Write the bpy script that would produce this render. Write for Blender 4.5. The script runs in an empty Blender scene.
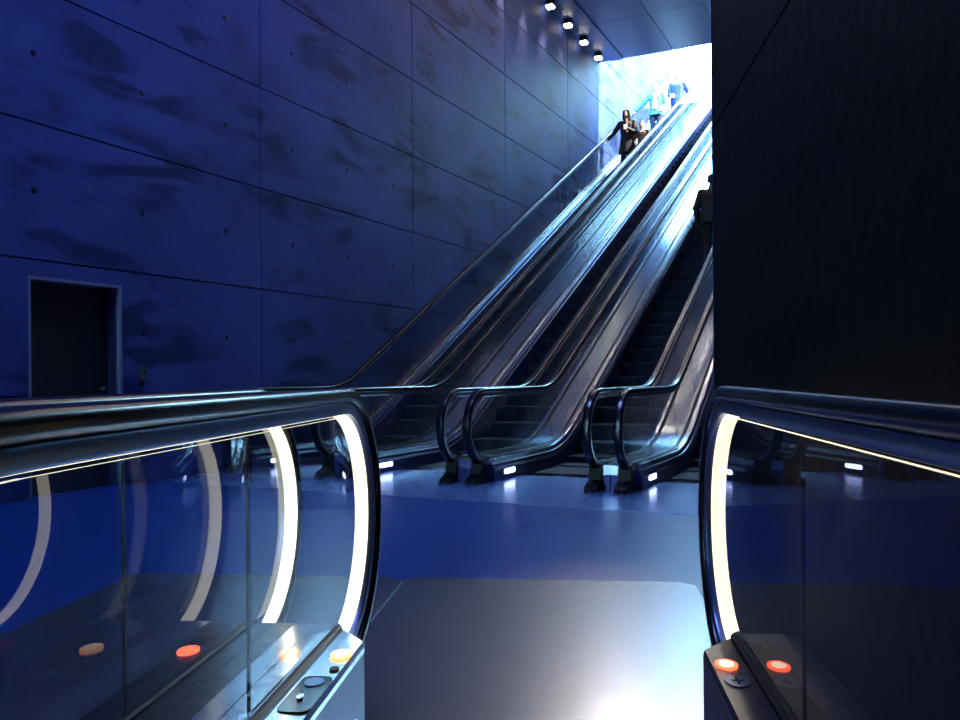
import bpy, bmesh, math, random
from math import sin, cos, tan, pi, radians, atan
from mathutils import Vector, Matrix
random.seed(7)
S = bpy.context.scene
COL = S.collection

# ------------------------------------------------------------------ frames
FPX, HOR, EYE = 860.0, 375.0, 1.10
A = atan(413/FPX)          # heading of the far escalators
B = atan(88/FPX)           # heading of the near escalators
PITCH = 1.535
def E(t, s, z=0.0): return Vector((s*sin(A)+t*cos(A), s*cos(A)-t*sin(A), z))
def F(t, s, z=0.0): return Vector((s*sin(B)+t*cos(B), s*cos(B)-t*sin(B), z))
RE, RF = -A, -B

# ------------------------------------------------------------------ materials
def new_mat(name):
    m = bpy.data.materials.new(name); m.use_nodes = True
    nt = m.node_tree
    return m, nt, nt.nodes['Principled BSDF']
def simple(name, col, rough=.5, metal=0, spec=.5, emis=None, es=0, noise=0, nscale=8, bump=0, stretch=(1,1,1), aniso=0, coat=0):
    m, nt, p = new_mat(name)
    p.inputs['Base Color'].default_value = (*col, 1)
    p.inputs['Roughness'].default_value = rough
    p.inputs['Metallic'].default_value = metal
    p.inputs['Specular IOR Level'].default_value = spec
    p.inputs['Coat Weight'].default_value = coat
    if emis:
        p.inputs['Emission Color'].default_value = (*emis, 1)
        p.inputs['Emission Strength'].default_value = es
    tc = nt.nodes.new('ShaderNodeTexCoord'); mp = nt.nodes.new('ShaderNodeMapping')
    mp.inputs['Scale'].default_value = stretch
    nz = nt.nodes.new('ShaderNodeTexNoise'); nz.inputs['Scale'].default_value = nscale
    nz.inputs['Detail'].default_value = 4
    nt.links.new(tc.outputs['Object'], mp.inputs[0]); nt.links.new(mp.outputs[0], nz.inputs['Vector'])
    if noise:
        mr = nt.nodes.new('ShaderNodeMapRange')
        mr.inputs[1].default_value = .3; mr.inputs[2].default_value = .7
        mr.inputs[3].default_value = max(.02, rough*(1-noise)); mr.inputs[4].default_value = min(1, rough*(1+noise))
        nt.links.new(nz.outputs['Fac'], mr.inputs[0]); nt.links.new(mr.outputs[0], p.inputs['Roughness'])
    if bump:
        b = nt.nodes.new('ShaderNodeBump'); b.inputs['Strength'].default_value = bump; b.inputs['Distance'].default_value = .01
        nt.links.new(nz.outputs['Fac'], b.inputs['Height']); nt.links.new(b.outputs[0], p.inputs['Normal'])
    return m

def glass_mat(name, tint=(.94, .965, .97)):
    m, nt, p = new_mat(name); nt.nodes.remove(p)
    out = nt.nodes['Material Output']
    tr = nt.nodes.new('ShaderNodeBsdfTransparent'); tr.inputs[0].default_value = (*tint, 1)
    gl = nt.nodes.new('ShaderNodeBsdfGlossy'); gl.inputs['Roughness'].default_value = .012
    gl.inputs['Color'].default_value = (.9, .95, 1, 1)
    fr = nt.nodes.new('ShaderNodeFresnel'); fr.inputs[0].default_value = 1.55
    mx = nt.nodes.new('ShaderNodeMixShader')
    # ior is inverted by the node on back faces; thin slab faces are both handled with the geometry normal
    ge = nt.nodes.new('ShaderNodeNewGeometry'); mr = nt.nodes.new('ShaderNodeMapRange')
    mr.inputs[3].default_value = 1.55; mr.inputs[4].default_value = 1/1.55
    nt.links.new(ge.outputs['Backfacing'], mr.inputs[0]); nt.links.new(mr.outputs[0], fr.inputs[0])
    of = nt.nodes.new('ShaderNodeMath'); of.operation = 'SUBTRACT'; of.inputs[0].default_value = 1; of.use_clamp = True
    nt.links.new(ge.outputs['Backfacing'], of.inputs[1])
    mu = nt.nodes.new('ShaderNodeMath'); mu.operation = 'MULTIPLY'
    nt.links.new(fr.outputs[0], mu.inputs[0]); nt.links.new(of.outputs[0], mu.inputs[1])
    nt.links.new(mu.outputs[0], mx.inputs[0]); nt.links.new(tr.outputs[0], mx.inputs[1]); nt.links.new(gl.outputs[0], mx.inputs[2])
    nt.links.new(mx.outputs[0], out.inputs[0])
    return m

def concrete(name, base, dark, holes=True, stain=.6):
    m, nt, p = new_mat(name)
    N = nt.nodes.new; L = nt.links.new
    tc = N('ShaderNodeTexCoord')
    def noise(scale, st, det=5, rough=.55, dist=0):
        mp = N('ShaderNodeMapping'); mp.inputs['Scale'].default_value = st
        n = N('ShaderNodeTexNoise'); n.inputs['Scale'].default_value = scale; n.inputs['Detail'].default_value = det
        n.inputs['Roughness'].default_value = rough; n.inputs['Distortion'].default_value = dist
        L(tc.outputs['Object'], mp.inputs[0]); L(mp.outputs[0], n.inputs['Vector']); return n.outputs['Fac']
    def ramp(v, a, b, lo, hi):
        r = N('ShaderNodeMapRange'); r.interpolation_type = 'SMOOTHSTEP'
        for i, x in enumerate((a, b, lo, hi)): r.inputs[i+1].default_value = x
        L(v, r.inputs[0]); return r.outputs[0]
    def math_(op, a, b=None, c=None):
        n = N('ShaderNodeMath'); n.operation = op
        for i, x in enumerate((a, b, c)):
            if x is None: continue
            if isinstance(x, (int, float)): n.inputs[i].default_value = x
            else: L(x, n.inputs[i])
        return n.outputs[0]
    cloud = ramp(noise(.55, (1, 1, 1), 4), .40, .62, 0, 1)          # where blotches gather
    blot = ramp(noise(1.5, (1, .45, 2.0), 4, .5, .8), .44, .64, 0, 1)  # the blotches
    broad = ramp(noise(.42, (1, 1, 1.2), 3), .36, .64, 0, 1)
    fine = ramp(noise(14, (1, 1, 1)), .3, .7, 0, 1)
    st = math_('MULTIPLY', math_('MULTIPLY', cloud, blot), stain)
    fac = math_('ADD', st, math_('MULTIPLY', broad, .38))
    fac = math_('ADD', fac, math_('MULTIPLY', fine, .10))
    hole = None
    if holes:
        sx = N('ShaderNodeSeparateXYZ'); L(tc.outputs['Object'], sx.inputs[0])
        def cell(v, off):
            f_ = math_('FRACT', math_('DIVIDE', math_('ADD', v, 100*1.2467-off), 1.2467))
            return math_('SUBTRACT', f_, .5)
        dy = cell(sx.outputs['Y'], 8.415); dz = cell(sx.outputs['Z'], 2.18)
        d = math_('SQRT', math_('ADD', math_('MULTIPLY', dy, dy), math_('MULTIPLY', dz, dz)))
        hole = ramp(d, .020, .028, 1, 0)
    mix = N('ShaderNodeMix'); mix.data_type = 'RGBA'; mix.clamp_factor = True
    mix.inputs[6].default_value = (*base, 1); mix.inputs[7].default_value = (*dark, 1)
    L(fac, mix.inputs[0]); colout = mix.outputs[2]
    if hole is not None:
        m2 = N('ShaderNodeMix'); m2.data_type = 'RGBA'
        m2.inputs[7].default_value = (dark[0]*.18, dark[1]*.18, dark[2]*.18, 1)
        L(hole, m2.inputs[0]); L(colout, m2.inputs[6]); colout = m2.outputs[2]
    L(colout, p.inputs['Base Color'])
    p.inputs['Roughness'].default_value = .62
    p.inputs['Specular IOR Level'].default_value = .12 if holes else .08
    b = N('ShaderNodeBump'); b.inputs['Strength'].default_value = .25; b.inputs['Distance'].default_value = .02
    h = math_('ADD', math_('MULTIPLY', fine, .25), math_('MULTIPLY', broad, .5))
    if hole is not None: h = math_('SUBTRACT', h, math_('MULTIPLY', hole, 1.5))
    L(h, b.inputs['Height']); L(b.outputs[0], p.inputs['Normal'])
    return m

def stone(name, c1, c2, rough, metal=0, stretch=(1,1,1), scale=3, rn=.3, spec=.5, scuff=0):
    m, nt, p = new_mat(name); N = nt.nodes.new; L = nt.links.new
    tc = N('ShaderNodeTexCoord'); mp = N('ShaderNodeMapping'); mp.inputs['Scale'].default_value = stretch; mp.inputs['Location'].default_value = (0, 0, .37)
    n = N('ShaderNodeTexNoise'); n.inputs['Scale'].default_value = scale; n.inputs['Detail'].default_value = 6
    L(tc.outputs['Object'], mp.inputs[0]); L(mp.outputs[0], n.inputs['Vector'])
    r = N('ShaderNodeMapRange'); r.inputs[1].default_value = .3; r.inputs[2].default_value = .7; L(n.outputs['Fac'], r.inputs[0])
    mix = N('ShaderNodeMix'); mix.data_type = 'RGBA'; mix.inputs[6].default_value = (*c1, 1); mix.inputs[7].default_value = (*c2, 1)
    L(r.outputs[0], mix.inputs[0]); out = mix.outputs[2]
    if scuff:
        n2 = N('ShaderNodeTexNoise'); n2.inputs['Scale'].default_value = 26; n2.inputs['Detail'].default_value = 2
        mp2 = N('ShaderNodeMapping'); mp2.inputs['Scale'].default_value = (.45, 1.5, 1)
        L(tc.outputs['Object'], mp2.inputs[0]); L(mp2.outputs[0], n2.inputs['Vector'])
        r3 = N('ShaderNodeMapRange'); r3.inputs[1].default_value = .68; r3.inputs[2].default_value = .76; r3.inputs[4].default_value = scuff
        L(n2.outputs['Fac'], r3.inputs[0])
        m3 = N('ShaderNodeMix'); m3.data_type = 'RGBA'; m3.inputs[7].default_value = (.03, .03, .035, 1)
        L(r3.outputs[0], m3.inputs[0]); L(out, m3.inputs[6]); out = m3.outputs[2]
    L(out, p.inputs['Base Color'])
    r2 = N('ShaderNodeMapRange'); r2.inputs[1].default_value = .3; r2.inputs[2].default_value = .7
    r2.inputs[3].default_value = rough*(1-rn); r2.inputs[4].default_value = rough*(1+rn)
    if rn: L(n.outputs['Fac'], r2.inputs[0]); L(r2.outputs[0], p.inputs['Roughness'])
    else: p.inputs['Roughness'].default_value = rough
    p.inputs['Metallic'].default_value = metal; p.inputs['Specular IOR Level'].default_value = spec
    return m

def tread_mat():
    m, nt, p = new_mat('grooved_step'); N = nt.nodes.new; L = nt.links.new
    tc = N('ShaderNodeTexCoord'); w = N('ShaderNodeTexWave'); w.wave_type = 'BANDS'; w.bands_direction = 'X'
    w.inputs['Scale'].default_value = 16
    L(tc.outputs['Object'], w.inputs['Vector'])
    mix = N('ShaderNodeMix'); mix.data_type = 'RGBA'
    mix.inputs[6].default_value = (.006, .008, .012, 1); mix.inputs[7].default_value = (.030, .036, .055, 1)
    L(w.outputs['Fac'], mix.inputs[0]); L(mix.outputs[2], p.inputs['Base Color'])
    b = N('ShaderNodeBump'); b.inputs['Strength'].default_value = .6; b.inputs['Distance'].default_value = .006
    L(w.outputs['Fac'], b.inputs['Height']); L(b.outputs[0], p.inputs['Normal'])
    p.inputs['Metallic'].default_value = 0; p.inputs['Roughness'].default_value = .6; p.inputs['Specular IOR Level'].default_value = .12
    return m

M = dict(
    wall=concrete('blue_grey_concrete', (.046, .082, .25), (.012, .022, .085), stain=.95),
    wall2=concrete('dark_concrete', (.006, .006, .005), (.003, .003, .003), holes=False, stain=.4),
    joint=simple('dark_joint', (.004, .004, .006), .9),
    ceil=simple('ceiling_panel', (.030, .12, .42), .4, 0, .4),
    floor=stone('blue_stone_floor', (.007, .038, .20), (.010, .045, .225), .30, 0, scale=2.5, rn=0, spec=.25),
    plateE=stone('pale_steel_plate', (.10, .20, .42), (.13, .23, .46), .24, .35, (1, 1, 1), 2, .1),
    plateF=stone('worn_landing_plate', (.22, .235, .28), (.26, .275, .32), .24, .85, (1, 14, 1), 5, .12, scuff=.35),
    rubber=simple('black_handrail_rubber', (.004, .005, .009), .22, 0, .4),
    guide=simple('dark_steel_guide', (.14, .19, .32), .30, .9),
    steel=simple('brushed_steel', (.78, .80, .84), .19, 1),
    skirt=simple('glow_tinted_steel', (.025, .032, .13), .38, .6),  # the marker lamps' blue glow is tinted into this steel colour
    dsteel=simple('dark_anodised_deck', (.035, .035, .045), .35, .8, noise=.2, nscale=20),
    black=simple('black_plastic', (.003, .003, .004), .45, spec=.2),
    chrome=simple('chrome', (.8, .85, .9), .12, 1),
    glass=glass_mat('clear_glass'),
    seal=simple('seal', (.01, .012, .02), .4),
    led=simple('warm_light_strip', (.8, .8, .8), .5, emis=(1, .87, .62), es=2.1),
    lamp=simple('cool_marker_lamp', (.8, .8, .8), .5, emis=(.52, .60, 1), es=9),
    orange=simple('amber_button', (.8, .3, .1), .4, emis=(1, .36, .12), es=2.6),
    red=simple('red_button', (.8, .1, .05), .4, emis=(1, .09, .03), es=3.5),
    core=simple('button_core', (.8, .6, .4), .4, emis=(1, .75, .45), es=2.2),
    teal=simple('teal_sticker', (.05, .45, .42), .3),
    tread=tread_mat(),
    door=simple('dark_door', (.012, .011, .008), .45, noise=.2, nscale=4),
    frame=simple('door_reveal', (.16, .19, .26), .5),
)

# ------------------------------------------------------------------ mesh helpers
def link(name, me, mats, parent=None, loc=None, rz=None):
    o = bpy.data.objects.new(name, me); COL.objects.link(o)
    for m in (mats if isinstance(mats, (list, tuple)) else [mats]): me.materials.append(m)
    if parent: o.parent = parent
    if loc is not None: o.location = loc
    if rz is not None: o.rotation_euler = (0, 0, rz)
    return o
def finish(bm, name, smooth=False, bevel=0):
    bmesh.ops.recalc_face_normals(bm, faces=bm.faces)
    if bevel:
        bmesh.ops.bevel(bm, geom=[e for e in bm.edges if e.is_manifold and e.calc_face_angle(0) > .6], offset=bevel, segments=2, affect='EDGES', profile=.5)
    me = bpy.data.meshes.new(name); bm.to_mesh(me); bm.free()
    if smooth:
        for p in me.polygons: p.use_smooth = True
        me.set_sharp_from_angle(angle=radians(38))
    return me
def box(bm, x0, x1, y0, y1, z0, z1, mi=0):
    v = [bm.verts.new((x, y, z)) for x in (x0, x1) for y in (y0, y1) for z in (z0, z1)]
    for f in ((0,1,3,2),(4,6,7,5),(0,4,5,1),(2,3,7,6),(0,2,6,4),(1,5,7,3)):
        bm.faces.new([v[i] for i in f]).material_index = mi
def prism(bm, pts, x0, x1):           # polygon in (y, z) extruded over x
    a = [bm.verts.new((x0, y, z)) for y, z in pts]; b = [bm.verts.new((x1, y, z)) for y, z in pts]
    n = len(pts)
    bm.faces.new(a); bm.faces.new(b[::-1])
    for i in range(n): bm.faces.new([a[i], a[(i+1) % n], b[(i+1) % n], b[i]])
def cyl(bm, c, r, h, axis='z', seg=24, r2=None):
    r2 = r if r2 is None else r2
    rings = []
    for k, rr in ((0, r), (h, r2)):
        ring = []
        for i in range(seg):
            a = 2*pi*i/seg; p = (rr*cos(a), rr*sin(a), k)
            if axis == 'x': p = (p[2], p[0], p[1])
            if axis == 'y': p = (p[0], p[2], p[1])
            ring.append(bm.verts.new((c[0]+p[0], c[1]+p[1], c[2]+p[2])))
        rings.append(ring)
    a, b = rings
    bm.faces.new(a); bm.faces.new(b)
    for i in range(seg): bm.faces.new([a[i], a[(i+1) % seg], b[(i+1) % seg], b[i]])
def sweep(bm, path, prof, sx=1, start=None):   # path of (y, z, ny, nz); profile of (x, d)
    rings = []
    for k, (y, z, ny, nz) in enumerate(path):
        rings.append([bm.verts.new((sx*x, y+ny*d+(start(x) if start and k == 0 else 0), z+nz*d)) for x, d in prof])
    n = len(prof)
    for a, b in zip(rings, rings[1:]):
        for i in range(n): bm.faces.new([a[i], a[(i+1) % n], b[(i+1) % n], b[i]])
    bm.faces.new(rings[0]); bm.faces.new(rings[-1][::-1])
def rrect(hw, d0, d1, r, seg=4):
    pts = []
    for cx, cd, a0 in ((hw-r, d1-r, 0), (-hw+r, d1-r, 90), (-hw+r, d0+r, 180), (hw-r, d0+r, 270)):
        for i in range(seg+1):
            a = radians(a0+90*i/seg); pts.append((cx+r*cos(a), cd+r*sin(a)))
    return pts

# ------------------------------------------------------------------ escalator
TH = radians(27.8)
class Track:
    def __init__(s, segs):            # (length, curvature)
        s.k = []; y = z = th = u = 0.0
        for L_, c in segs:
            s.k.append((u, L_, c, y, z, th))
            y, z, th = s._adv(y, z, th, c, L_); u += L_
        s.L = u; s.end = (y, z, th)
    @staticmethod
    def _adv(y, z, th, c, d):
        if abs(c) < 1e-9: return y+d*cos(th), z+d*sin(th), th
        t2 = th+c*d
        return y+(sin(t2)-sin(th))/c, z-(cos(t2)-cos(th))/c, t2
    def at(s, u):
        u = min(max(u, 0), s.L)
        for u0, L_, c, y, z, th in s.k:
            if u <= u0+L_+1e-9:
                y, z, th = s._adv(y, z, th, c, u-u0); return (y, z, -sin(th), cos(th))
    def pts(s, a, b, fine=.09):
        us = [a]
        for u0, L_, c, *_ in s.k:
            n = max(1, int(L_/fine)) if c else 1
            us += [u0+L_*i/n for i in range(n+1)]
        us = sorted(u for u in us if a <= u <= b)+[b]
        out = []
        for u in us:
            if not out or u-out[-1] > 1e-4: out.append(u)
        return [s.at(u) for u in out]
    def z_at_y(s, y):
        lo, hi = 0, s.L
        for _ in range(40):
            m = (lo+hi)/2
            if s.at(m)[0] < y: lo = m
            else: hi = m
        return s.at(lo)[1]

def sample(path, k): return path
def make_escalator(name, track, zr, R, side_detail, led=False, comb=1.0, steps_to=None, extra_outer=(0, 0),
                   down=False, plate=None, plate_mat=None, panels=1.25, DT=.236, yd=(.05, .17)):
    root = bpy.data.objects.new(name, None); COL.objects.link(root); root.empty_display_size = .3
    GX = .6175; zc = zr-R; L = track.L
    dd = DT-.236; y0d, ysk = yd
    wid = {1: .7675+extra_outer[0], -1: .7675+extra_outer[1]}
    for sx in (1, -1):
        # handrail loop
        loop = [(.22, zc-R, 0, -1)]
        for i in range(0, 49):
            ph = -pi/2+pi*i/48
            loop.append((-R*cos(ph), zc+R*sin(ph), -cos(ph), sin(ph)))
        loop = loop[:]
        top = [(y+ny*zr, z+nz*zr, ny, nz) for y, z, ny, nz in track.pts(.05, L)]
        path = loop+top
        bm = bmesh.new(); sweep(bm, path, [(x+GX*1, d) for x, d in rrect(.040, -.025, .022, .018)], sx)
        link('handrail', finish(bm, 'handrail', True), M['rubber'], root)
        bm = bmesh.new(); sweep(bm, path[1:], [(x+GX, d) for x, d in rrect(.026, -.064, -.026, .006, 2)], sx)
        g = link('handrail_guide', finish(bm, 'handrail_guide', True), M['guide'], root)
        bm = bmesh.new()
        lw = .024 if led else .008
        sweep(bm, path[1:], [(x+GX+(.018 if led else 0), d) for x, d in rrect(lw, -.0675, -.0645, .001, 1)], sx)
        if led: link('light_strip', finish(bm, 'light_strip'), M['led'], root)['label'] = 'warm white light strip lit along the inside of the handrail'
        else: link('trim_strip', finish(bm, 'trim_strip'), M['chrome'], root)
        # glass
        dt, db = zr-.075, DT
        Rg = R-.075
        cuts = [.80]
        u = .80
        while u < L-.3: u = min(u+panels, L); cuts.append(u)
        pts = [(-Rg*cos(-pi/2+pi*i/48), zc+Rg*sin(-pi/2+pi*i/48)) for i in range(0, 49)]
        pts = [(y, max(z, db)) for y, z in pts]
        pts += [(.797, dt), (.797, db), (.02, db)]
        q = []
        for p in pts:
            if not q or (abs(p[0]-q[-1][0])+abs(p[1]-q[-1][1])) > 1e-4: q.append(p)
        bm = bmesh.new(); prism(bm, q, sx*(GX-.006), sx*(GX+.006))
        link('glass_panel', finish(bm, 'glass_panel'), M['glass'], root)
        for a, b in zip(cuts, cuts[1:]):
            bm = bmesh.new(); pp = track.pts(a+.003, b-.003, .12)
            sweep(bm, pp, [(GX-.006, db), (GX+.006, db), (GX+.006, dt), (GX-.006, dt)], sx)
            gp = link('glass_panel', finish(bm, 'glass_panel'), M['glass'], root)
            bm = bmesh.new(); pp = [track.at(a-.0028), track.at(a+.0028)]
            sweep(bm, pp, [(GX-.004, db), (GX+.004, db), (GX+.004, dt), (GX-.004, dt)], sx)
            link('glass_seal', finish(bm, 'glass_seal'), M['seal'], gp)
        # decks
        W = wid[sx]
        st = lambda x: -(min(x, .64)-.5)/.14*ysk
        P = track.pts(y0d, L)
        m_deck = M['steel'] if side_detail.get(sx) != 'dark' else M['dsteel']
        bm = bmesh.new(); sweep(bm, P, [(.500, -.22), (.500, (.205 if down else .12)+dd), (.506, (.205 if down else .12)+dd), (.506, -.22)], sx)
        link('skirt_panel', finish(bm, 'skirt_panel'), M['skirt'], root)
        bm = bmesh.new(); sweep(bm, P, [(x, d+dd) for x, d in ([(.499, .207), (.499, .222), (.505, .236), (.560, .238), (.5975, .238), (.5975, .19), (.508, .19)] if down else [(.497, .120), (.497, .128), (.542, .234), (.560, .238), (.5975, .238), (.5975, .19), (.535, .19), (.507, .120)])], sx, st)
        deck = link('inner_deck', finish(bm, 'inner_deck'), m_deck, root)
        bm = bmesh.new(); sweep(bm, P, [(x, d+dd) for x, d in [(.599, .15), (.599, .246), (.608, .250), (.627, .250), (.636, .246), (.636, .15)]], sx, st)
        link('glass_gasket', finish(bm, 'glass_gasket'), M['black'], root)
        bm = bmesh.new()
        sweep(bm, P, [(.638, .15+dd), (.638, .238+dd), (.698, .238+dd), (.698, .15+dd)], sx, st)
        sweep(bm, P, [(.701, .15+dd), (.701, .238+dd), (W, .238+dd), (W, .15+dd)], sx, st)
        link('outer_deck', finish(bm, 'outer_deck'), m_deck, root)
        bm = bmesh.new(); sweep(bm, P, [(.508, -.30), (.508, .188+dd), (.64, .188+dd), (.64, .149+dd), (W-.004, .149+dd), (W-.004, -.30)], sx, st)
        link('base_body', finish(bm, 'base_body'), M['skirt'], root)
        # newel foot with handrail inlet
        bm = bmesh.new()
        zb = zc-R
        prism(bm, [(-.30, .004), (-.27, .055), (-.16, .10), (-.13, zb+.045), (-.02, zb+.07), (.06, zb+.06), (.06, .004)] if not down else [(-.02, .004), (-.05, .06), (-.05, zb+.05), (.14, zb+.06), (.14, .004)], sx*.560, sx*.690)
        ft = link('handrail_inlet', finish(bm, 'handrail_inlet', False, .006), M['black'], root)
        for dx in (() if down else (.585, .65)):
            bm = bmesh.new(); cyl(bm, (sx*dx, -.30, .0), .022, .03, seg=12)
            link('foot', finish(bm, 'foot'), M['black'], ft)
        # marker lamp on the skirt
        y0, y1, z0, z1 = .27, .55, .062, .112
        pts = []
        r = (z1-z0)/2
        for cyy, a0 in ((y1-r, -90), (y0+r, 90)):
            for i in range(9):
                a = radians(a0+180*i/8); pts.append((cyy+r*cos(a), (z0+z1)/2+r*sin(a)))
        bm = bmesh.new(); prism(bm, pts, sx*.4965, sx*.503)
        link('marker_lamp', finish(bm, 'marker_lamp'), M['lamp'], root)['label'] = 'white oblong marker lamp lit on the skirt'
        if side_detail.get(sx) is None:
            bm = bmesh.new(); box(bm, sx*.520, sx*.575, .16, .20, .2382, .2392); box(bm, sx*.520, sx*.575, .26, .42, .2382, .2392)
            link('sticker', finish(bm, 'sticker'), M['teal'], root)
    # underside
    bm = bmesh.new(); sweep(bm, track.pts(comb-.2, L), [(-.766, -.36), (-.766, -.30), (.766, -.30), (.766, -.36)])
    link('underside', finish(bm, 'underside'), M['black'], root)
    # steps
    a = comb; n = 0; proto = None
    end = steps_to if steps_to else track.end[0]-1.0
    while a < end and n < 98:
        z = track.z_at_y(a if not down else a)
        if proto is None:
            bm = bmesh.new()
            if not down:
                prism(bm, [(0, 0), (.4, 0), (.4, -.03), (.03, -.03), (.045, -.12), (.075, -.225), (.055, -.225), (.022, -.12), (.0, -.03)], -.494, .494)
            else:
                prism(bm, [(0, 0), (.4, 0), (.4, -.03), (.378, -.12), (.345, -.225), (.325, -.225), (.355, -.12), (.37, -.03), (0, -.03)], -.494, .494)
            me = finish(bm, 'step'); proto = link('step', me, M['tread'], root)
            o = proto
        else:
            o = proto.copy(); COL.objects.link(o); o.parent = root
        o.location = (0, a, z-.006 if z > -.001 and z < .001 else z-.006)
        a += .4; n += 1
    # comb and landing plate
    bm = bmesh.new(); box(bm, -.494, .494, comb-.30, comb-.012, -.02, .0055)
    for i in range(60):
        x = -.485+i*.97/59; box(bm, x-.003, x+.003, comb-.012, comb+.03, -.008, .003)
    link('comb_plate', finish(bm, 'comb_plate'), M['chrome'], root)
    if plate:
        bm = bmesh.new(); 
        c = .07
        x0, x1, y0 = -PITCH/2+.004, PITCH/2-.004, plate
        pl = [(x0+c, y0), (x1-c, y0), (x1, y0+c), (x1, .20), (.499, .20), (.499, comb-.305), (-.499, comb-.305), (-.499, .20), (x0, .20), (x0, y0+c)] if down else \
             [(x0, y0), (x1, y0), (x1, .0), (.494, .0), (.494, comb-.305), (-.494, comb-.305), (-.494, .0), (x0, .0)]
        lo = [bm.verts.new((x, y, -.02)) for x, y in pl]; hi = [bm.verts.new((x, y, .005)) for x, y in pl]
        bm.faces.new(lo); bm.faces.new(hi)
        for i in range(len(pl)): bm.faces.new([lo[i], lo[(i+1) % len(pl)], hi[(i+1) % len(pl)], hi[i]])
        link('landing_plate', finish(bm, 'landing_plate'), plate_mat, root)
    return root

def tag(o, label=None, cat=None, group=None, kind=None):
    if label: o['label'] = label
    if cat: o['category'] = cat
    if group: o['group'] = group
    if kind: o['kind'] = kind
    return o
def copy_tree(o, parent=None):
    c = o.copy(); COL.objects.link(c)
    if parent: c.parent = parent
    for ch in list(o.children): copy_tree(ch, c)
    return c

R0 = 2.5
tE = Track([(1.55, 0), (R0*TH, 1/R0), (21.6, 0), (R0*TH, -1/R0), (1.6, 0)])
esc = make_escalator('escalator', tE, .945, .372, {}, comb=1.0, plate=-1.22, plate_mat=M['plateE'], extra_outer=(0, 0))
S0 = 7.95
tcs = [-6.2425+PITCH*i for i in range(4)]
labels = ['long rising escalator next to the left concrete wall, carrying the woman in the black coat',
          'long rising escalator with empty dark steps, second out from the left concrete wall',
          'long rising escalator carrying the dark silhouetted man beside the pillar wall',
          'long rising escalator mostly hidden behind the dark pillar wall']
escs = []
for i in range(4):
    o = esc if i == 0 else copy_tree(esc)
    o.location = E(tcs[i], S0); o.rotation_euler = (0, 0, RE)
    tag(o, labels[i], 'escalator', 'escalators rising to daylight'); escs.append(o)

for sb in (15.2, 20.2):
    y, z, ny, nz = tE.at(0)
    lo_, hi_ = 0, tE.L
    u = 1.55+R0*TH+(sb-S0-tE.at(1.55+R0*TH)[0])/cos(TH)
    bm = bmesh.new(); sweep(bm, [tE.at(u-.14), tE.at(u+.14)], [(-.655, .23), (-.655, .33), (-.765, .33), (-.765, .23)])
    link('deck_block', finish(bm, 'deck_block', False, .01), M['guide'], escs[0])['label'] = 'dark block on the wall side deck'
tF = Track([(1.62, 0), (R0*TH, -1/R0), (7.5, 0)])
TF1, SF0 = -.1165, 2.71
fn = make_escalator('escalator', tF, 1.04, .43, {1: 'f', -1: 'dark'}, led=True, comb=1.15, down=True, plate=-1.89,
                    plate_mat=M['plateF'], extra_outer=(0, 0), steps_to=8.0, panels=1.3, DT=.298, yd=(.17, .17))
fn.location = F(TF1, SF0); fn.rotation_euler = (0, 0, RF+pi)
tag(fn, 'near escalator end with lit newels either side of the worn steel landing plate', 'escalator', 'escalators coming up from below')
f2 = copy_tree(fn); f2.location = F(TF1-PITCH, SF0)
tag(f2, 'escalator directly left of the near one, its lit newel seen through the glass', 'escalator', 'escalators coming up from below')

bm = bmesh.new(); sweep(bm, tF.pts(.02, tF.L), [(-.770, .20), (-.770, .298), (-.810, .298), (-.810, .20)])
link('deck_filler', finish(bm, 'deck_filler'), M['dsteel'], fn)
# control details on the near decks (left deck = local +x)
def disc(parent, name, mat, x, y, z, rx, ry, h, lab=None):
    bm = bmesh.new(); cyl(bm, (0, 0, 0), 1, 1, seg=32)
    for v in bm.verts: v.co = Vector((x+v.co.x*rx, y+v.co.y*ry, z+v.co.z*h))
    o = link(name, finish(bm, name), mat, parent)
    if lab: o['label'] = lab
    return o
ZD = .2995
b1 = disc(fn, 'stop_button', M['orange'], .535, .303, ZD, .030, .040, .006, 'glowing amber round button')
disc(b1, 'button_face', M['core'], .535, .303, ZD+.0062, .023, .031, .001)
disc(fn, 'key_hole', M['black'], .523, .418, ZD, .013, .018, .004, 'small dark round key hole')
M['gloss'] = simple('glossy_black', (.003, .003, .004), .08, 0, .06)
bm = bmesh.new(); o_pts = []; rr = .026
for cx, cy, a0 in ((.545+.014, .725-rr, 0), (.545-.014, .725-rr, 90), (.545-.014, .480+rr, 180), (.545+.014, .480+rr, 270)):
    for i in range(7):
        a = radians(a0+90*i/6); o_pts.append((cx+rr*cos(a), cy+rr*sin(a)))
lo = [bm.verts.new((x, y, ZD)) for x, y in o_pts]; hi = [bm.verts.new((x, y, ZD+.004)) for x, y in o_pts]
bm.faces.new(lo); bm.faces.new(hi)
for i in range(len(lo)): bm.faces.new([lo[i], lo[(i+1) % len(lo)], hi[(i+1) % len(lo)], hi[i]])
w = link('switch_window', finish(bm, 'switch_window'), M['gloss'], fn); w['label'] = 'glossy black rounded switch window'
disc(w, 'knob', M['chrome'], .548, .640, ZD+.004, .008, .016, .006)
disc(w, 'lens', M['guide'], .545, .530, ZD+.004, .026, .030, .003)
disc(fn, 'badge', M['skirt'], .545, .83, ZD, .036, .060, .003, 'round grey badge')
b2 = disc(fn, 'stop_button', M['red'], -.542, .302, ZD, .030, .040, .006, 'glowing red oval button')
disc(b2, 'button_face', M['core'], -.542, .302, ZD+.0062, .020, .026, .001)
k2 = disc(fn, 'key_switch', M['guide'], -.548, .425, ZD, .032, .045, .004, 'round grey key switch')
bm = bmesh.new(); box(bm, -.551, -.545, .400, .450, ZD+.004, ZD+.0052); box(bm, -.562, -.534, .420, .430, ZD+.004, ZD+.0052)
link('key_slot', finish(bm, 'key_slot'), M['black'], k2)
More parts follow.
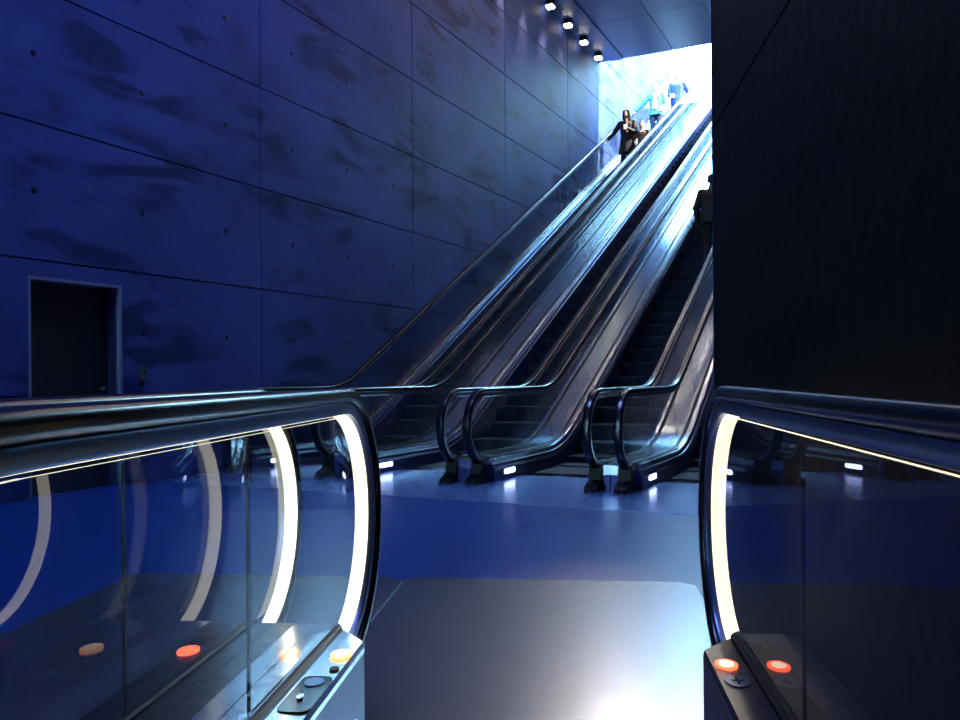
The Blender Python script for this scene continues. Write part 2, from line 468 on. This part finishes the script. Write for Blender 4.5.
b3 = disc(f2, 'stop_button', M['red'], -.545, .303, ZD, .030, .040, .006, 'glowing red round button')
# small black sensor hanging under the near left guide
bm = bmesh.new(); box(bm, .585, .602, .52, .575, .925, .965); box(bm, .590, .640, .50, .52, .945, .972)
link('sensor', finish(bm, 'sensor', False, .003), M['black'], f2).location = (-1.235+.0, -.02, 0)

# ------------------------------------------------------------------ setting
TW, JS, JP, JZ0 = -7.03, 8.415, 3.74, 2.18
JH = 1.2467
CZ, CEND = 9.45, 22.2
g = .009
bm = bmesh.new()
s = JS-5*JP; col = 0
D0, D1, DZ = 5.23, 6.28, 2.03
while s < 34:
    for k in range(-2, 9):
        z0, z1 = JZ0+(k-0)*JH, JZ0+(k+1)*JH
        z0 = max(z0, 0)
        if z1 <= 0.02: continue
        def pan(a, b, c, d, ga=(g, g, g, g)): box(bm, TW-.10, TW, a+ga[0], b-ga[1], c+ga[2], d-ga[3])
        if s < D0 < s+JP and z0 < DZ:
            pan(s, D0, z0, z1, (g, 0, g, g)); pan(D1, s+JP, z0, z1, (0, g, g, g))
            if z1 > DZ: pan(D0, D1, DZ, z1, (0, 0, 0, g))
        else: pan(s, s+JP, z0, z1)
    s += JP
# one bevel-free slab set; backing behind it
o = link('wall_left', finish(bm, 'wall_left'), M['wall'], rz=RE); o['kind'] = 'structure'
bm = bmesh.new()
for a, b, c, d in ((JS-5*JP, D0, 0, 13), (D1, 34, 0, 13), (D0, D1, DZ, 13)): box(bm, TW-.45, TW-.095, a, b, c-.02, d)
box(bm, TW-.50, TW-.40, D0-.1, D1+.1, -.1, DZ+.1)
o = link('trim_1', finish(bm, 'joint_backing'), M['joint'], rz=RE); o['kind'] = 'structure'
# door in its recess
bm = bmesh.new()
box(bm, TW-.45, TW-.001, D0-.0, D0+.03, 0, DZ); box(bm, TW-.45, TW-.001, D1-.03, D1, 0, DZ); box(bm, TW-.45, TW-.001, D0, D1, DZ-.03, DZ)
o = link('trim_2', finish(bm, 'door_reveal'), M['frame'], rz=RE); o['kind'] = 'structure'
bm = bmesh.new(); box(bm, -.03, .03, D0+.032, D1-.032, .005, DZ-.032)
d = link('door_1', finish(bm, 'door_1'), M['door'], loc=E(TW-.20, 0), rz=RE); d['kind'] = 'structure'
bm = bmesh.new(); cyl(bm, (.03, D1-.10, .99), .024, .012, 'x'); box(bm, .042, .058, D1-.20, D1-.09, .985, 1.0); cyl(bm, (.03, D1-.10, .99), .01, .03, 'x', 12)
link('door_handle', finish(bm, 'door_handle'), M['chrome'], d)
bm = bmesh.new(); cyl(bm, (.03, D1-.10, .90), .016, .01, 'x')
link('lock', finish(bm, 'lock'), M['chrome'], d)
# call box right of the door
cb = bpy.data.objects.new('call_box', None); COL.objects.link(cb); cb.location = E(TW, 6.52, 1.05); cb.rotation_euler = (0, 0, RE)
tag(cb, 'small dark wall-mounted call box beside the recessed dark door', 'call box')
bm = bmesh.new(); box(bm, .0, .05, -.045, .045, .02, .16); link('housing', finish(bm, 'housing', False, .006), simple('box_grey', (.03, .035, .06), .4), cb)
bm = bmesh.new(); cyl(bm, (.05, 0, .10), .016, .006, 'x'); link('button', finish(bm, 'button'), M['chrome'], cb)
bm = bmesh.new(); box(bm, .0, .02, -.02, .02, -.04, .02); link('conduit', finish(bm, 'conduit'), M['black'], cb)
M['conduit'] = M['black']

# floors
bm = bmesh.new()
TL = TW-.4
f0 = (E(TL, 0)-F(0, 1.58)); fn2 = Vector((sin(B), cos(B), 0)); en = Vector((sin(A), cos(A), 0))
kk = -f0.dot(fn2)/en.dot(fn2); IW = E(TL, 0)+en*kk
for poly in ([E(TL, S0+.98), E(-.80, S0+.98), F(.90, 4.15), F(.70, 1.58), IW], [IW, F(-2.42, 1.58), F(-2.42, -7), E(TL, -9)]):
    hi = [bm.verts.new((p.x, p.y, 0)) for p in poly]; lo = [bm.verts.new((p.x, p.y, -.25)) for p in poly]
    bm.faces.new(hi); bm.faces.new(lo[::-1])
    for i in range(len(hi)): bm.faces.new([hi[i], hi[(i+1) % len(hi)], lo[(i+1) % len(lo)], lo[i]])
o = link('floor', finish(bm, 'floor'), M['floor']); o['kind'] = 'structure'
# stone joints
bm = bmesh.new()
for t in (-.87, -2.405, -3.94, -5.475): box(bm, t-.003, t+.003, 5.4, 6.725, -.01, .0008)
o = link('trim_3', finish(bm, 'floor_joints'), M['joint'], rz=RE); o['kind'] = 'structure'

# pillar wall on the right (parallel to the near escalators)
def wall_box(name, fn_, mat, x0, x1, y0, y1, z0, z1, rz):
    bm = bmesh.new(); box(bm, x0, x1, y0, y1, z0, z1)
    o = link(name, finish(bm, name), mat, rz=rz); o['kind'] = 'structure'; return o
bm = bmesh.new()
WE = 4.24
wj = [WE, WE-JP, WE-2*JP, WE-3*JP]
for a, b in zip(wj[1:], wj):
    for z0, z1 in ((-6, 2.27), (2.27, 2.27+JH*2), (2.27+JH*2, CZ)):
        box(bm, .70, .80, a+.006, b-(.0 if b == WE else .006), z0+.006, z1-.006)
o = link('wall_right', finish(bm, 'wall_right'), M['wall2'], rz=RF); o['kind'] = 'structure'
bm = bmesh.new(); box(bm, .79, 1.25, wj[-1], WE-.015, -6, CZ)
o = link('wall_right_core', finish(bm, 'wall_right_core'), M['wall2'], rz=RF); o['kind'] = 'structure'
# right side of the long stair hall
wall_box('wall_far_right', None, M['wall'], -.78, -.35, 4.22, 34, 0, 13, RE)
wall_box('trim_4', None, M['wall'], -.868, -.77, 8.6, 34, -.3, 13, RE)
# behind and below the camera
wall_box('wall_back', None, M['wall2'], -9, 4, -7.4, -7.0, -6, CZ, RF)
wall_box('wall_shaft', None, M['wall2'], -2.75, -2.425, -7, 1.62, -6, -.2, RF)
wall_box('wall_shaft_front', None, M['wall2'], -2.75, .80, 1.62, 1.9, -6, -.22, RF)
wall_box('floor_lower', None, M['floor'], -3, 1, -7.2, 1.9, -5.2, -5.0, RF)
# ceiling with panels
bm = bmesh.new()
box(bm, TW-.4, 8, -10, CEND, CZ+.03, CZ+.5)
ts = [-6.36, -5.06, -3.80, -2.54, -1.28, -.02, 1.24, 2.5, 3.8]
for a, b in zip(ts, ts[1:]):
    y = CEND-.012
    while y > -9:
        box(bm, a+.008, b-.008, y-2.5+.008, y-.004, CZ, CZ+.03); y -= 2.5
box(bm, TW, -6.74, -10, CEND-.012, CZ+.0, CZ+.03)
box(bm, -6.72, -6.368, -10, CEND-.012, CZ-.02, CZ+.03)
o = link('ceiling', finish(bm, 'ceiling'), M['ceil'], rz=RE); o['kind'] = 'structure'
# upper landing
wall_box('floor_upper', None, M['floor'], TW, -.86, S0+tE.end[0]+.02, 40, tE.end[1]-.3, tE.end[1], RE)

# ------------------------------------------------------------------ luminaires
def spot(name, loc, target, energy, color, size, blend=.5, radius=.05):
    l = bpy.data.lights.new(name, 'SPOT'); l.energy = energy; l.color = color; l.spot_size = size; l.spot_blend = blend; l.shadow_soft_size = radius
    o = bpy.data.objects.new(name, l); COL.objects.link(o); o.location = loc
    o.rotation_euler = (Vector(target)-Vector(loc)).to_track_quat('-Z', 'Y').to_euler(); return o
def area(name, loc, target, energy, color, sx, sy):
    l = bpy.data.lights.new(name, 'AREA'); l.energy = energy; l.color = color; l.shape = 'RECTANGLE'; l.size = sx; l.size_y = sy
    o = bpy.data.objects.new(name, l); COL.objects.link(o); o.location = loc
    o.rotation_euler = (Vector(target)-Vector(loc)).to_track_quat('-Z', 'Y').to_euler(); return o
bulb = simple('spot_bulb', (.9, .9, .9), .4, emis=(1, .86, .72), es=14)
proto = None
for k in range(9):
    sk = 21.5-1.16*k
    if proto is None:
        r = bpy.data.objects.new('ceiling_spotlight', None); COL.objects.link(r)
        bm = bmesh.new(); cyl(bm, (0, 0, -.10), .10, .10, seg=20); link('housing', finish(bm, 'housing'), M['black'], r)
        for i in range(4):
            a = pi/4+i*pi/2
            bm = bmesh.new(); bmesh.ops.create_icosphere(bm, subdivisions=2, radius=.045)
            for v in bm.verts: v.co += Vector((.065*cos(a), .065*sin(a), -.125))
            link('bulb', finish(bm, 'bulb', True), bulb, r)
        proto = r
    else: r = copy_tree(proto)
    r.location = E(TW+.18, sk, CZ-.01); r.rotation_euler = (0, 0, RE)
    pos = ['closest to the bright opening', 'second out from the bright opening', 'third out from the bright opening', 'fourth out from the bright opening'][k] if k < 4 else 'further along the wall towards the viewer, above the frame'
    tag(r, 'small four-bulb ceiling spotlight, ' + pos, 'spotlight', 'spotlights washing the left wall')
    spot('spotlight_beam', E(TW+.21, sk, CZ-.24), E(TW-.02, sk, CZ-2.4), 260, (1, .58, .42), radians(42), .8, .03)

hs = bpy.data.objects.new('added_highlight_lamp', None); COL.objects.link(hs)  # added unseen lamp, stands in for daylight glinting on the landing plate
HP = Vector((2.98, 18.2, CZ-.02)); hs.location = HP; hs.rotation_euler = (0, 0, RE)
tag(hs, 'round warm lamp added above the frame to make the highlight on the landing plate', 'added light')
bm = bmesh.new(); cyl(bm, (0, 0, -.22), .30, .22, seg=28, r2=.22); link('housing', finish(bm, 'housing'), M['black'], hs)
bm = bmesh.new(); cyl(bm, (0, 0, -.232), .26, .012, seg=28); link('diffuser', finish(bm, 'diffuser'), bulb, hs)
spot('added_highlight_beam', HP-Vector((0, 0, .30)), (.35, 3.0, 0), 2800, (1, .86, .62), radians(8), .6, .20)
# added ceiling lights out of frame, for blue wall glow and warm deck reflections
def added_ceiling_light(t, s, wx, wy, col, es, label):
    r = bpy.data.objects.new('added_ceiling_light', None); COL.objects.link(r); r.location = E(t, s, CZ); r.rotation_euler = (0, 0, RE)
    tag(r, label, 'ceiling light', 'added ceiling lights')
    bm = bmesh.new(); box(bm, -wx/2-.03, wx/2+.03, -wy/2-.03, wy/2+.03, -.05, 0); link('frame', finish(bm, 'frame'), M['black'], r)
    bm = bmesh.new(); box(bm, -wx/2, wx/2, -wy/2, wy/2, -.056, -.045)
    link('diffuser', finish(bm, 'diffuser'), simple('diffuser', (.8, .8, .8), .5, emis=col, es=es), r)
    return r
BL = (.26, .37, 1.0)  # blue of the added lamps carries the cold white balance
added_ceiling_light(-4.6, 5.6, 1.2, 2.4, BL, 46, 'wide blue light added above the hall floor to tint the left wall')
added_ceiling_light(-3.2, 9.6, 1.2, 1.2, BL, 10, 'square blue light added above the escalator feet, out of frame')
for i, (t, s) in enumerate([(-6.24+1.535*j, q) for q in (13.0, 15.4, 17.6) for j in range(4)]):  # unseen strips, added in place of spot rows reflected in the decks
    added_ceiling_light(t+.75, s, .14, 1.0, (1, .80, .76), 42, 'slim warm light added above the escalators for deck reflections')


# ------------------------------------------------------------------ people
def fuse(name, caps, voxel, mat, parent, cut=None, smooth=6):
    bm = bmesh.new()
    for c in caps:
        p0, r0, p1, r1 = c
        t = bmesh.new()
        for p, rr in ((p0, r0), (p1, r1)):
            rv = Vector(rr) if isinstance(rr, tuple) else Vector((rr, rr, rr))
            m = Matrix.Translation(Vector(p)) @ Matrix.Diagonal((*rv, 1))
            bmesh.ops.create_icosphere(t, subdivisions=2, radius=1, matrix=m)
        res = bmesh.ops.convex_hull(t, input=t.verts)
        bmesh.ops.delete(t, geom=list({e for e in res['geom_interior'] if isinstance(e, bmesh.types.BMVert)}), context='VERTS')
        me = bpy.data.meshes.new('t'); t.to_mesh(me); t.free(); bm.from_mesh(me); bpy.data.meshes.remove(me)
    me = bpy.data.meshes.new(name); bm.to_mesh(me); bm.free()
    o = bpy.data.objects.new(name, me); COL.objects.link(o)
    m = o.modifiers.new('r', 'REMESH'); m.mode = 'VOXEL'; m.voxel_size = voxel
    m = o.modifiers.new('s', 'SMOOTH'); m.factor = .5; m.iterations = smooth
    dg = bpy.context.evaluated_depsgraph_get(); new = bpy.data.meshes.new_from_object(o.evaluated_get(dg))
    bpy.data.objects.remove(o)
    for p in new.polygons: p.use_smooth = True
    new.materials.clear(); new.name = name
    return link(name, new, mat, parent)

def person(loc, rz, h, label, group, skin, hairc, topc, legc, hand_r, hand_l, coat_len=.95, hair='short', shirt=None, scarf=None,
           step=(0, 0), bulk=1.0, fingers=True, head_tilt=(0, -.03)):
    k = h/1.75
    V = lambda x, y, z: Vector((x*k, y*k, z*k))
    root = bpy.data.objects.new('person', None); COL.objects.link(root); root.location = loc; root.rotation_euler = (0, 0, rz)
    tag(root, label, 'person', group)
    ms = simple('skin', skin, .55); mh = simple('hair', hairc, .6); mt = simple('jacket_cloth', topc, .85, noise=.1, nscale=40); ml = simple('trouser_cloth', legc, .85)
    C = []; cap = lambda a, ra, b, rb: C.append((a, ra if isinstance(ra, tuple) else ra*k, b, rb if isinstance(rb, tuple) else rb*k))
    sc = lambda a, b, c: (a*k, b*k, c*k)
    hx, hy = head_tilt
    HC = V(hx, hy, 1.645)
    cap(HC, sc(.076, .092, .10), HC+V(0, -.015, -.05), sc(.060, .070, .072))          # skull and jaw
    cap(HC+V(0, -.088, .0), .010, HC+V(0, -.108, -.028), .013)                       # nose
    cap(HC+V(0, -.078, -.062), sc(.022, .012, .006), HC+V(0, -.080, -.070), sc(.020, .012, .006))  # mouth
    for sx in (-1, 1): cap(HC+V(sx*.076, .01, .012), sc(.010, .018, .022), HC+V(sx*.076, .008, -.02), sc(.008, .012, .014))
    cap(V(hx*.7, hy*.6, 1.59), .052, V(0, .01, 1.44), .060)
    cap(V(-.12, .01, 1.42), sc(.07, .07, .05), V(.12, .01, 1.42), sc(.07, .07, .05))
    cap(V(0, .01, 1.36), sc(.165, .105, .10), V(0, .01, 1.12), sc(.13, .095, .10))
    cap(V(0, .01, 1.12), sc(.13, .095, .08), V(0, .015, .95), sc(.16, .11, .09))
    arms = {}
    for sx, hand in ((-1, hand_r), (1, hand_l)):
        sh = V(sx*.185, .01, 1.415); wr = V(*hand)
        d = wr-sh; up, fo = .29*k, .26*k
        D = min(d.length, (up+fo)*.995); dn = d.normalized(); wr = sh+dn*D
        aa = (up*up-fo*fo+D*D)/(2*D); hh = math.sqrt(max(0, up*up-aa*aa))
        bend = Vector((sx*.5, .55, -.6)); bend = (bend-dn*bend.dot(dn)).normalized()
        el = sh+dn*aa+bend*hh
        cap(sh, .052, el, .040); cap(el, .040, wr, .027)
        arms[sx] = (sh, el, wr)
        f = (wr-el).normalized(); side = f.cross(Vector((0, -1, .2))).normalized()
        if side.length < .1: side = Vector((1, 0, 0))
        nrm = side.cross(f).normalized()
        palm = wr+f*.075*k
        for q in (-.022, 0, .022): cap(wr+f*.015*k+side*q*.6*k, .014, palm+side*q*k, .013)
        for q, ln in ((-.031, .062), (-.010, .074), (.011, .070), (.031, .054)):
            a = palm+side*q*k; b = a+(f*.6*ln+nrm*.012)*k; c_ = b+(f*.35*ln+nrm*.025)*k
            cap(a, .0095, b, .0085); cap(b, .0085, c_, .0075)
        a = wr+f*.025*k-side*.026*k; b = a+(f*.032-side*.024+nrm*.01)*k; c_ = b+(f*.026-side*.004+nrm*.008)*k
        cap(a, .013, b, .010); cap(b, .010, c_, .008)
    legs = {}
    for sx in (-1, 1):
        hip = V(sx*.088, .015, .93); an = V(sx*.10, .04+step[0 if sx < 0 else 1], .085)
        kn = (hip+an)/2+V(0, -.05, .02)
        cap(hip, .092, kn, .058); cap(kn, .056, an, .038)
        cap(an+V(0, .02, -.03), sc(.036, .045, .045), an+V(0, -.15, -.052), sc(.038, .05, .026))
        legs[sx] = (hip, kn, an)
    fuse('body', C, .0075*k, ms, root, smooth=3)
    for sx in (-1, 1):
        bm = bmesh.new(); bmesh.ops.create_icosphere(bm, subdivisions=2, radius=.011*k)
        for v in bm.verts: v.co += HC+V(sx*.030, -.080, .008)
        link('eye', finish(bm, 'eye', True), M['black'], root)
    # clothes
    T = []
    b = bulk
    T.append((V(-.13, .01, 1.43), sc(.075, .075, .045), V(.13, .01, 1.43), sc(.075, .075, .045)))
    T.append((V(0, .01, 1.36), sc(.19*b, .125*b, .09), V(0, .01, 1.10), sc(.165*b, .12*b, .10)))
    T.append((V(0, .01, 1.10), sc(.165*b, .12*b, .08), V(0, .015, coat_len), sc(.185*b, .14*b, .02)))
    if coat_len < .8: T.append((V(0, .01, 1.0), sc(.17*b, .125*b, .05), V(0, .01, coat_len), sc(.225*b, .17*b, .015)))
    for sx in (-1, 1):
        sh, el, wr = arms[sx]; f = (wr-el).normalized()
        T.append((sh, .068*k*b, el, .056*k*b)); T.append((el, .056*k*b, wr-f*.01*k, .042*k))
    fuse('coat' if coat_len < .8 else 'jacket', T, .010*k, mt, root)
    if shirt:
        fuse('shirt', [(V(0, -.03-.095*b, 1.36), sc(.055, .025, .04), V(0, -.03-.09*b, 1.04), sc(.075, .028, .04))], .008, simple('shirt_cloth', shirt, .8), root)
    G = [(V(0, .015, 1.0), sc(.16, .115, .05), V(0, .015, .90), sc(.165, .12, .07))]
    for sx in (-1, 1):
        hip, kn, an = legs[sx]
        G.append((hip, .102*k, kn, .074*k)); G.append((kn, .073*k, an+V(0, 0, .02), .056*k))
    fuse('trousers', G, .010*k, ml, root)
    for sx in (-1, 1):
        an = legs[sx][2]
        fuse('shoe', [(an+V(0, .03, -.045), sc(.045, .05, .042), an+V(0, -.02, -.05), sc(.047, .06, .042)),
                      (an+V(0, -.02, -.052), sc(.047, .06, .038), an+V(0, -.175, -.06), sc(.045, .05, .028))], .008*k, M['black'], root)
    if hair == 'short':
        H = [(HC+V(0, .012, .028), sc(.083, .098, .086), HC+V(0, .045, -.03), sc(.074, .065, .06))]
    else:
        H = [(HC+V(0, .016, .032), sc(.090, .100, .090), HC+V(0, .060, -.04), sc(.085, .060, .06))]
        for sx in (-1, 1):
            H.append((HC+V(sx*.055, -.015, .055), sc(.045, .07, .045), HC+V(sx*.090, .0, -.06), sc(.028, .055, .05)))
            H.append((HC+V(sx*.090, .0, -.06), sc(.028, .055, .05), HC+V(sx*.085, -.005, -.15), sc(.028, .045, .03)))
        H.append((HC+V(0, .06, -.04), sc(.085, .055, .05), HC+V(0, .055, -.17), sc(.09, .05, .03)))
    fuse('hair', H, .009*k, mh, root)
    if scarf:
        fuse('scarf', [(V(-.05, -.03, 1.49), sc(.05, .06, .035), V(.05, -.03, 1.49), sc(.05, .06, .035)), (V(.01, -.115, 1.46), .035*k, V(.02, -.135, 1.15), .035*k)], .009, simple('scarf_cloth', scarf, .9), root)
    root['hand'] = 0; del root['hand']
    return root, arms

def on_escalator(i, s, dt):
    y = s-S0; n = math.floor((y-1.0)/.4); yc = 1.0+.4*n
    z = tE.z_at_y(yc)-.006
    return E(tcs[i]+dt, S0+yc+.22, z)
SK = (.55, .36, .27)
wl = on_escalator(0, 22.2, -.10)
pw, aw = person(wl, RE, 1.80, 'person in a long black coat with dark shoulder-length hair, one hand on the moving handrail', 'people riding the escalators',
       SK, (.012, .009, .008), (.008, .008, .010), (.015, .02, .05), (-.50, -.10, 1.00), (.07, -.25, 1.20), coat_len=.62, hair='long', scarf=(.16, .07, .06), step=(-.05, .03), bulk=1.08)
def held(name, pwt, hand, off, dims, mat, label, cat):
    bm = bmesh.new(); x, y, z = dims; box(bm, -x/2, x/2, -y/2, y/2, -z/2, z/2)
    o = link(name, finish(bm, name, False, min(dims)*.35), mat)
    o.location = pwt.matrix_basis @ (hand+Vector(off)); o.rotation_euler = (radians(-15), 0, pwt.rotation_euler.z)
    tag(o, label, cat); return o
white = simple('white_plastic', (.8, .82, .85), .4)
held('phone', pw, aw[1][2], (-.05, -.05, .03), (.075, .014, .14), white, 'pale phone held up at the chest of the person in the black coat', 'phone')
person(on_escalator(0, 22.5, .30), RE, 1.45, 'short person in a tan jacket standing just behind the one in the black coat', 'people riding the escalators',
       SK, (.03, .02, .015), (.22, .15, .12), (.02, .02, .04), (-.16, -.20, .98), (.14, -.22, 1.02), coat_len=.90, hair='short', step=(0, .02), bulk=.95)
person(on_escalator(0, 25.0, -.02), RE, 1.85, 'person in an open light blue jacket over a white shirt, arm reaching to the handrail', 'people riding the escalators',
       (.75, .55, .45), (.6, .55, .5), (.06, .22, .36), (.012, .015, .05), (-.55, -.12, 1.02), (.20, -.16, .98), coat_len=.86, shirt=(.75, .8, .8), bulk=1.12)
pm, am = person(on_escalator(0, 26.2, .34), RE, 1.85, 'person in a royal blue jacket, topmost on the escalator against the bright sky', 'people riding the escalators',
       (.75, .5, .38), (.5, .35, .25), (.03, .05, .30), (.01, .015, .08), (-.10, -.24, 1.04), (.26, -.05, .98), coat_len=.84, bulk=1.15)
held('bag', pm, am[-1][2], (.03, -.07, -.04), (.15, .06, .12), white, 'small white bag held at the waist of the person in the royal blue jacket', 'bag')
person(on_escalator(2, 15.8, .22), RE+pi, 1.78, 'dark silhouetted person in a black jacket, half hidden by the pillar wall', 'people riding the escalators',
       (.10, .07, .06), (.01, .01, .01), (.008, .008, .012), (.008, .008, .012), (-.25, -.02, .88), (.27, -.05, .90), coat_len=.86, bulk=1.15)

sun = bpy.data.lights.new('sun', 'SUN'); sun.energy = 45; sun.color = (1, .88, .68); sun.angle = radians(2)
so = bpy.data.objects.new('sun', sun); COL.objects.link(so)
so.rotation_euler = (E(-1, -.10)+Vector((0, 0, -1.1))).to_track_quat('-Z', 'Y').to_euler()
# ------------------------------------------------------------------ world, camera
w = bpy.data.worlds.new('sky'); S.world = w; w.use_nodes = True
bg = w.node_tree.nodes['Background']; bg.inputs[0].default_value = (.38, .74, 1, 1); bg.inputs[1].default_value = 40.0
cam = bpy.data.cameras.new('camera'); co = bpy.data.objects.new('camera', cam); COL.objects.link(co)
co.location = (0, 0, EYE); co.rotation_euler = (pi/2, radians(.4), 0)
cam.sensor_width = 36; cam.lens = FPX/960*36; cam.shift_y = (HOR-360)/960; cam.clip_start = .02; cam.clip_end = 300
S.camera = co
S.view_settings.view_transform = 'Standard'; S.view_settings.look = 'None'; S.view_settings.gamma = 1
S.view_settings.exposure = 0; S.view_settings.use_curve_mapping = False
S.cycles.max_bounces = 10; S.cycles.transparent_max_bounces = 40; S.cycles.glossy_bounces = 6; S.cycles.diffuse_bounces = 4
S.cycles.use_denoising = True; S.cycles.sample_clamp_indirect = 6
S.cycles.caustics_reflective = False; S.cycles.caustics_refractive = False
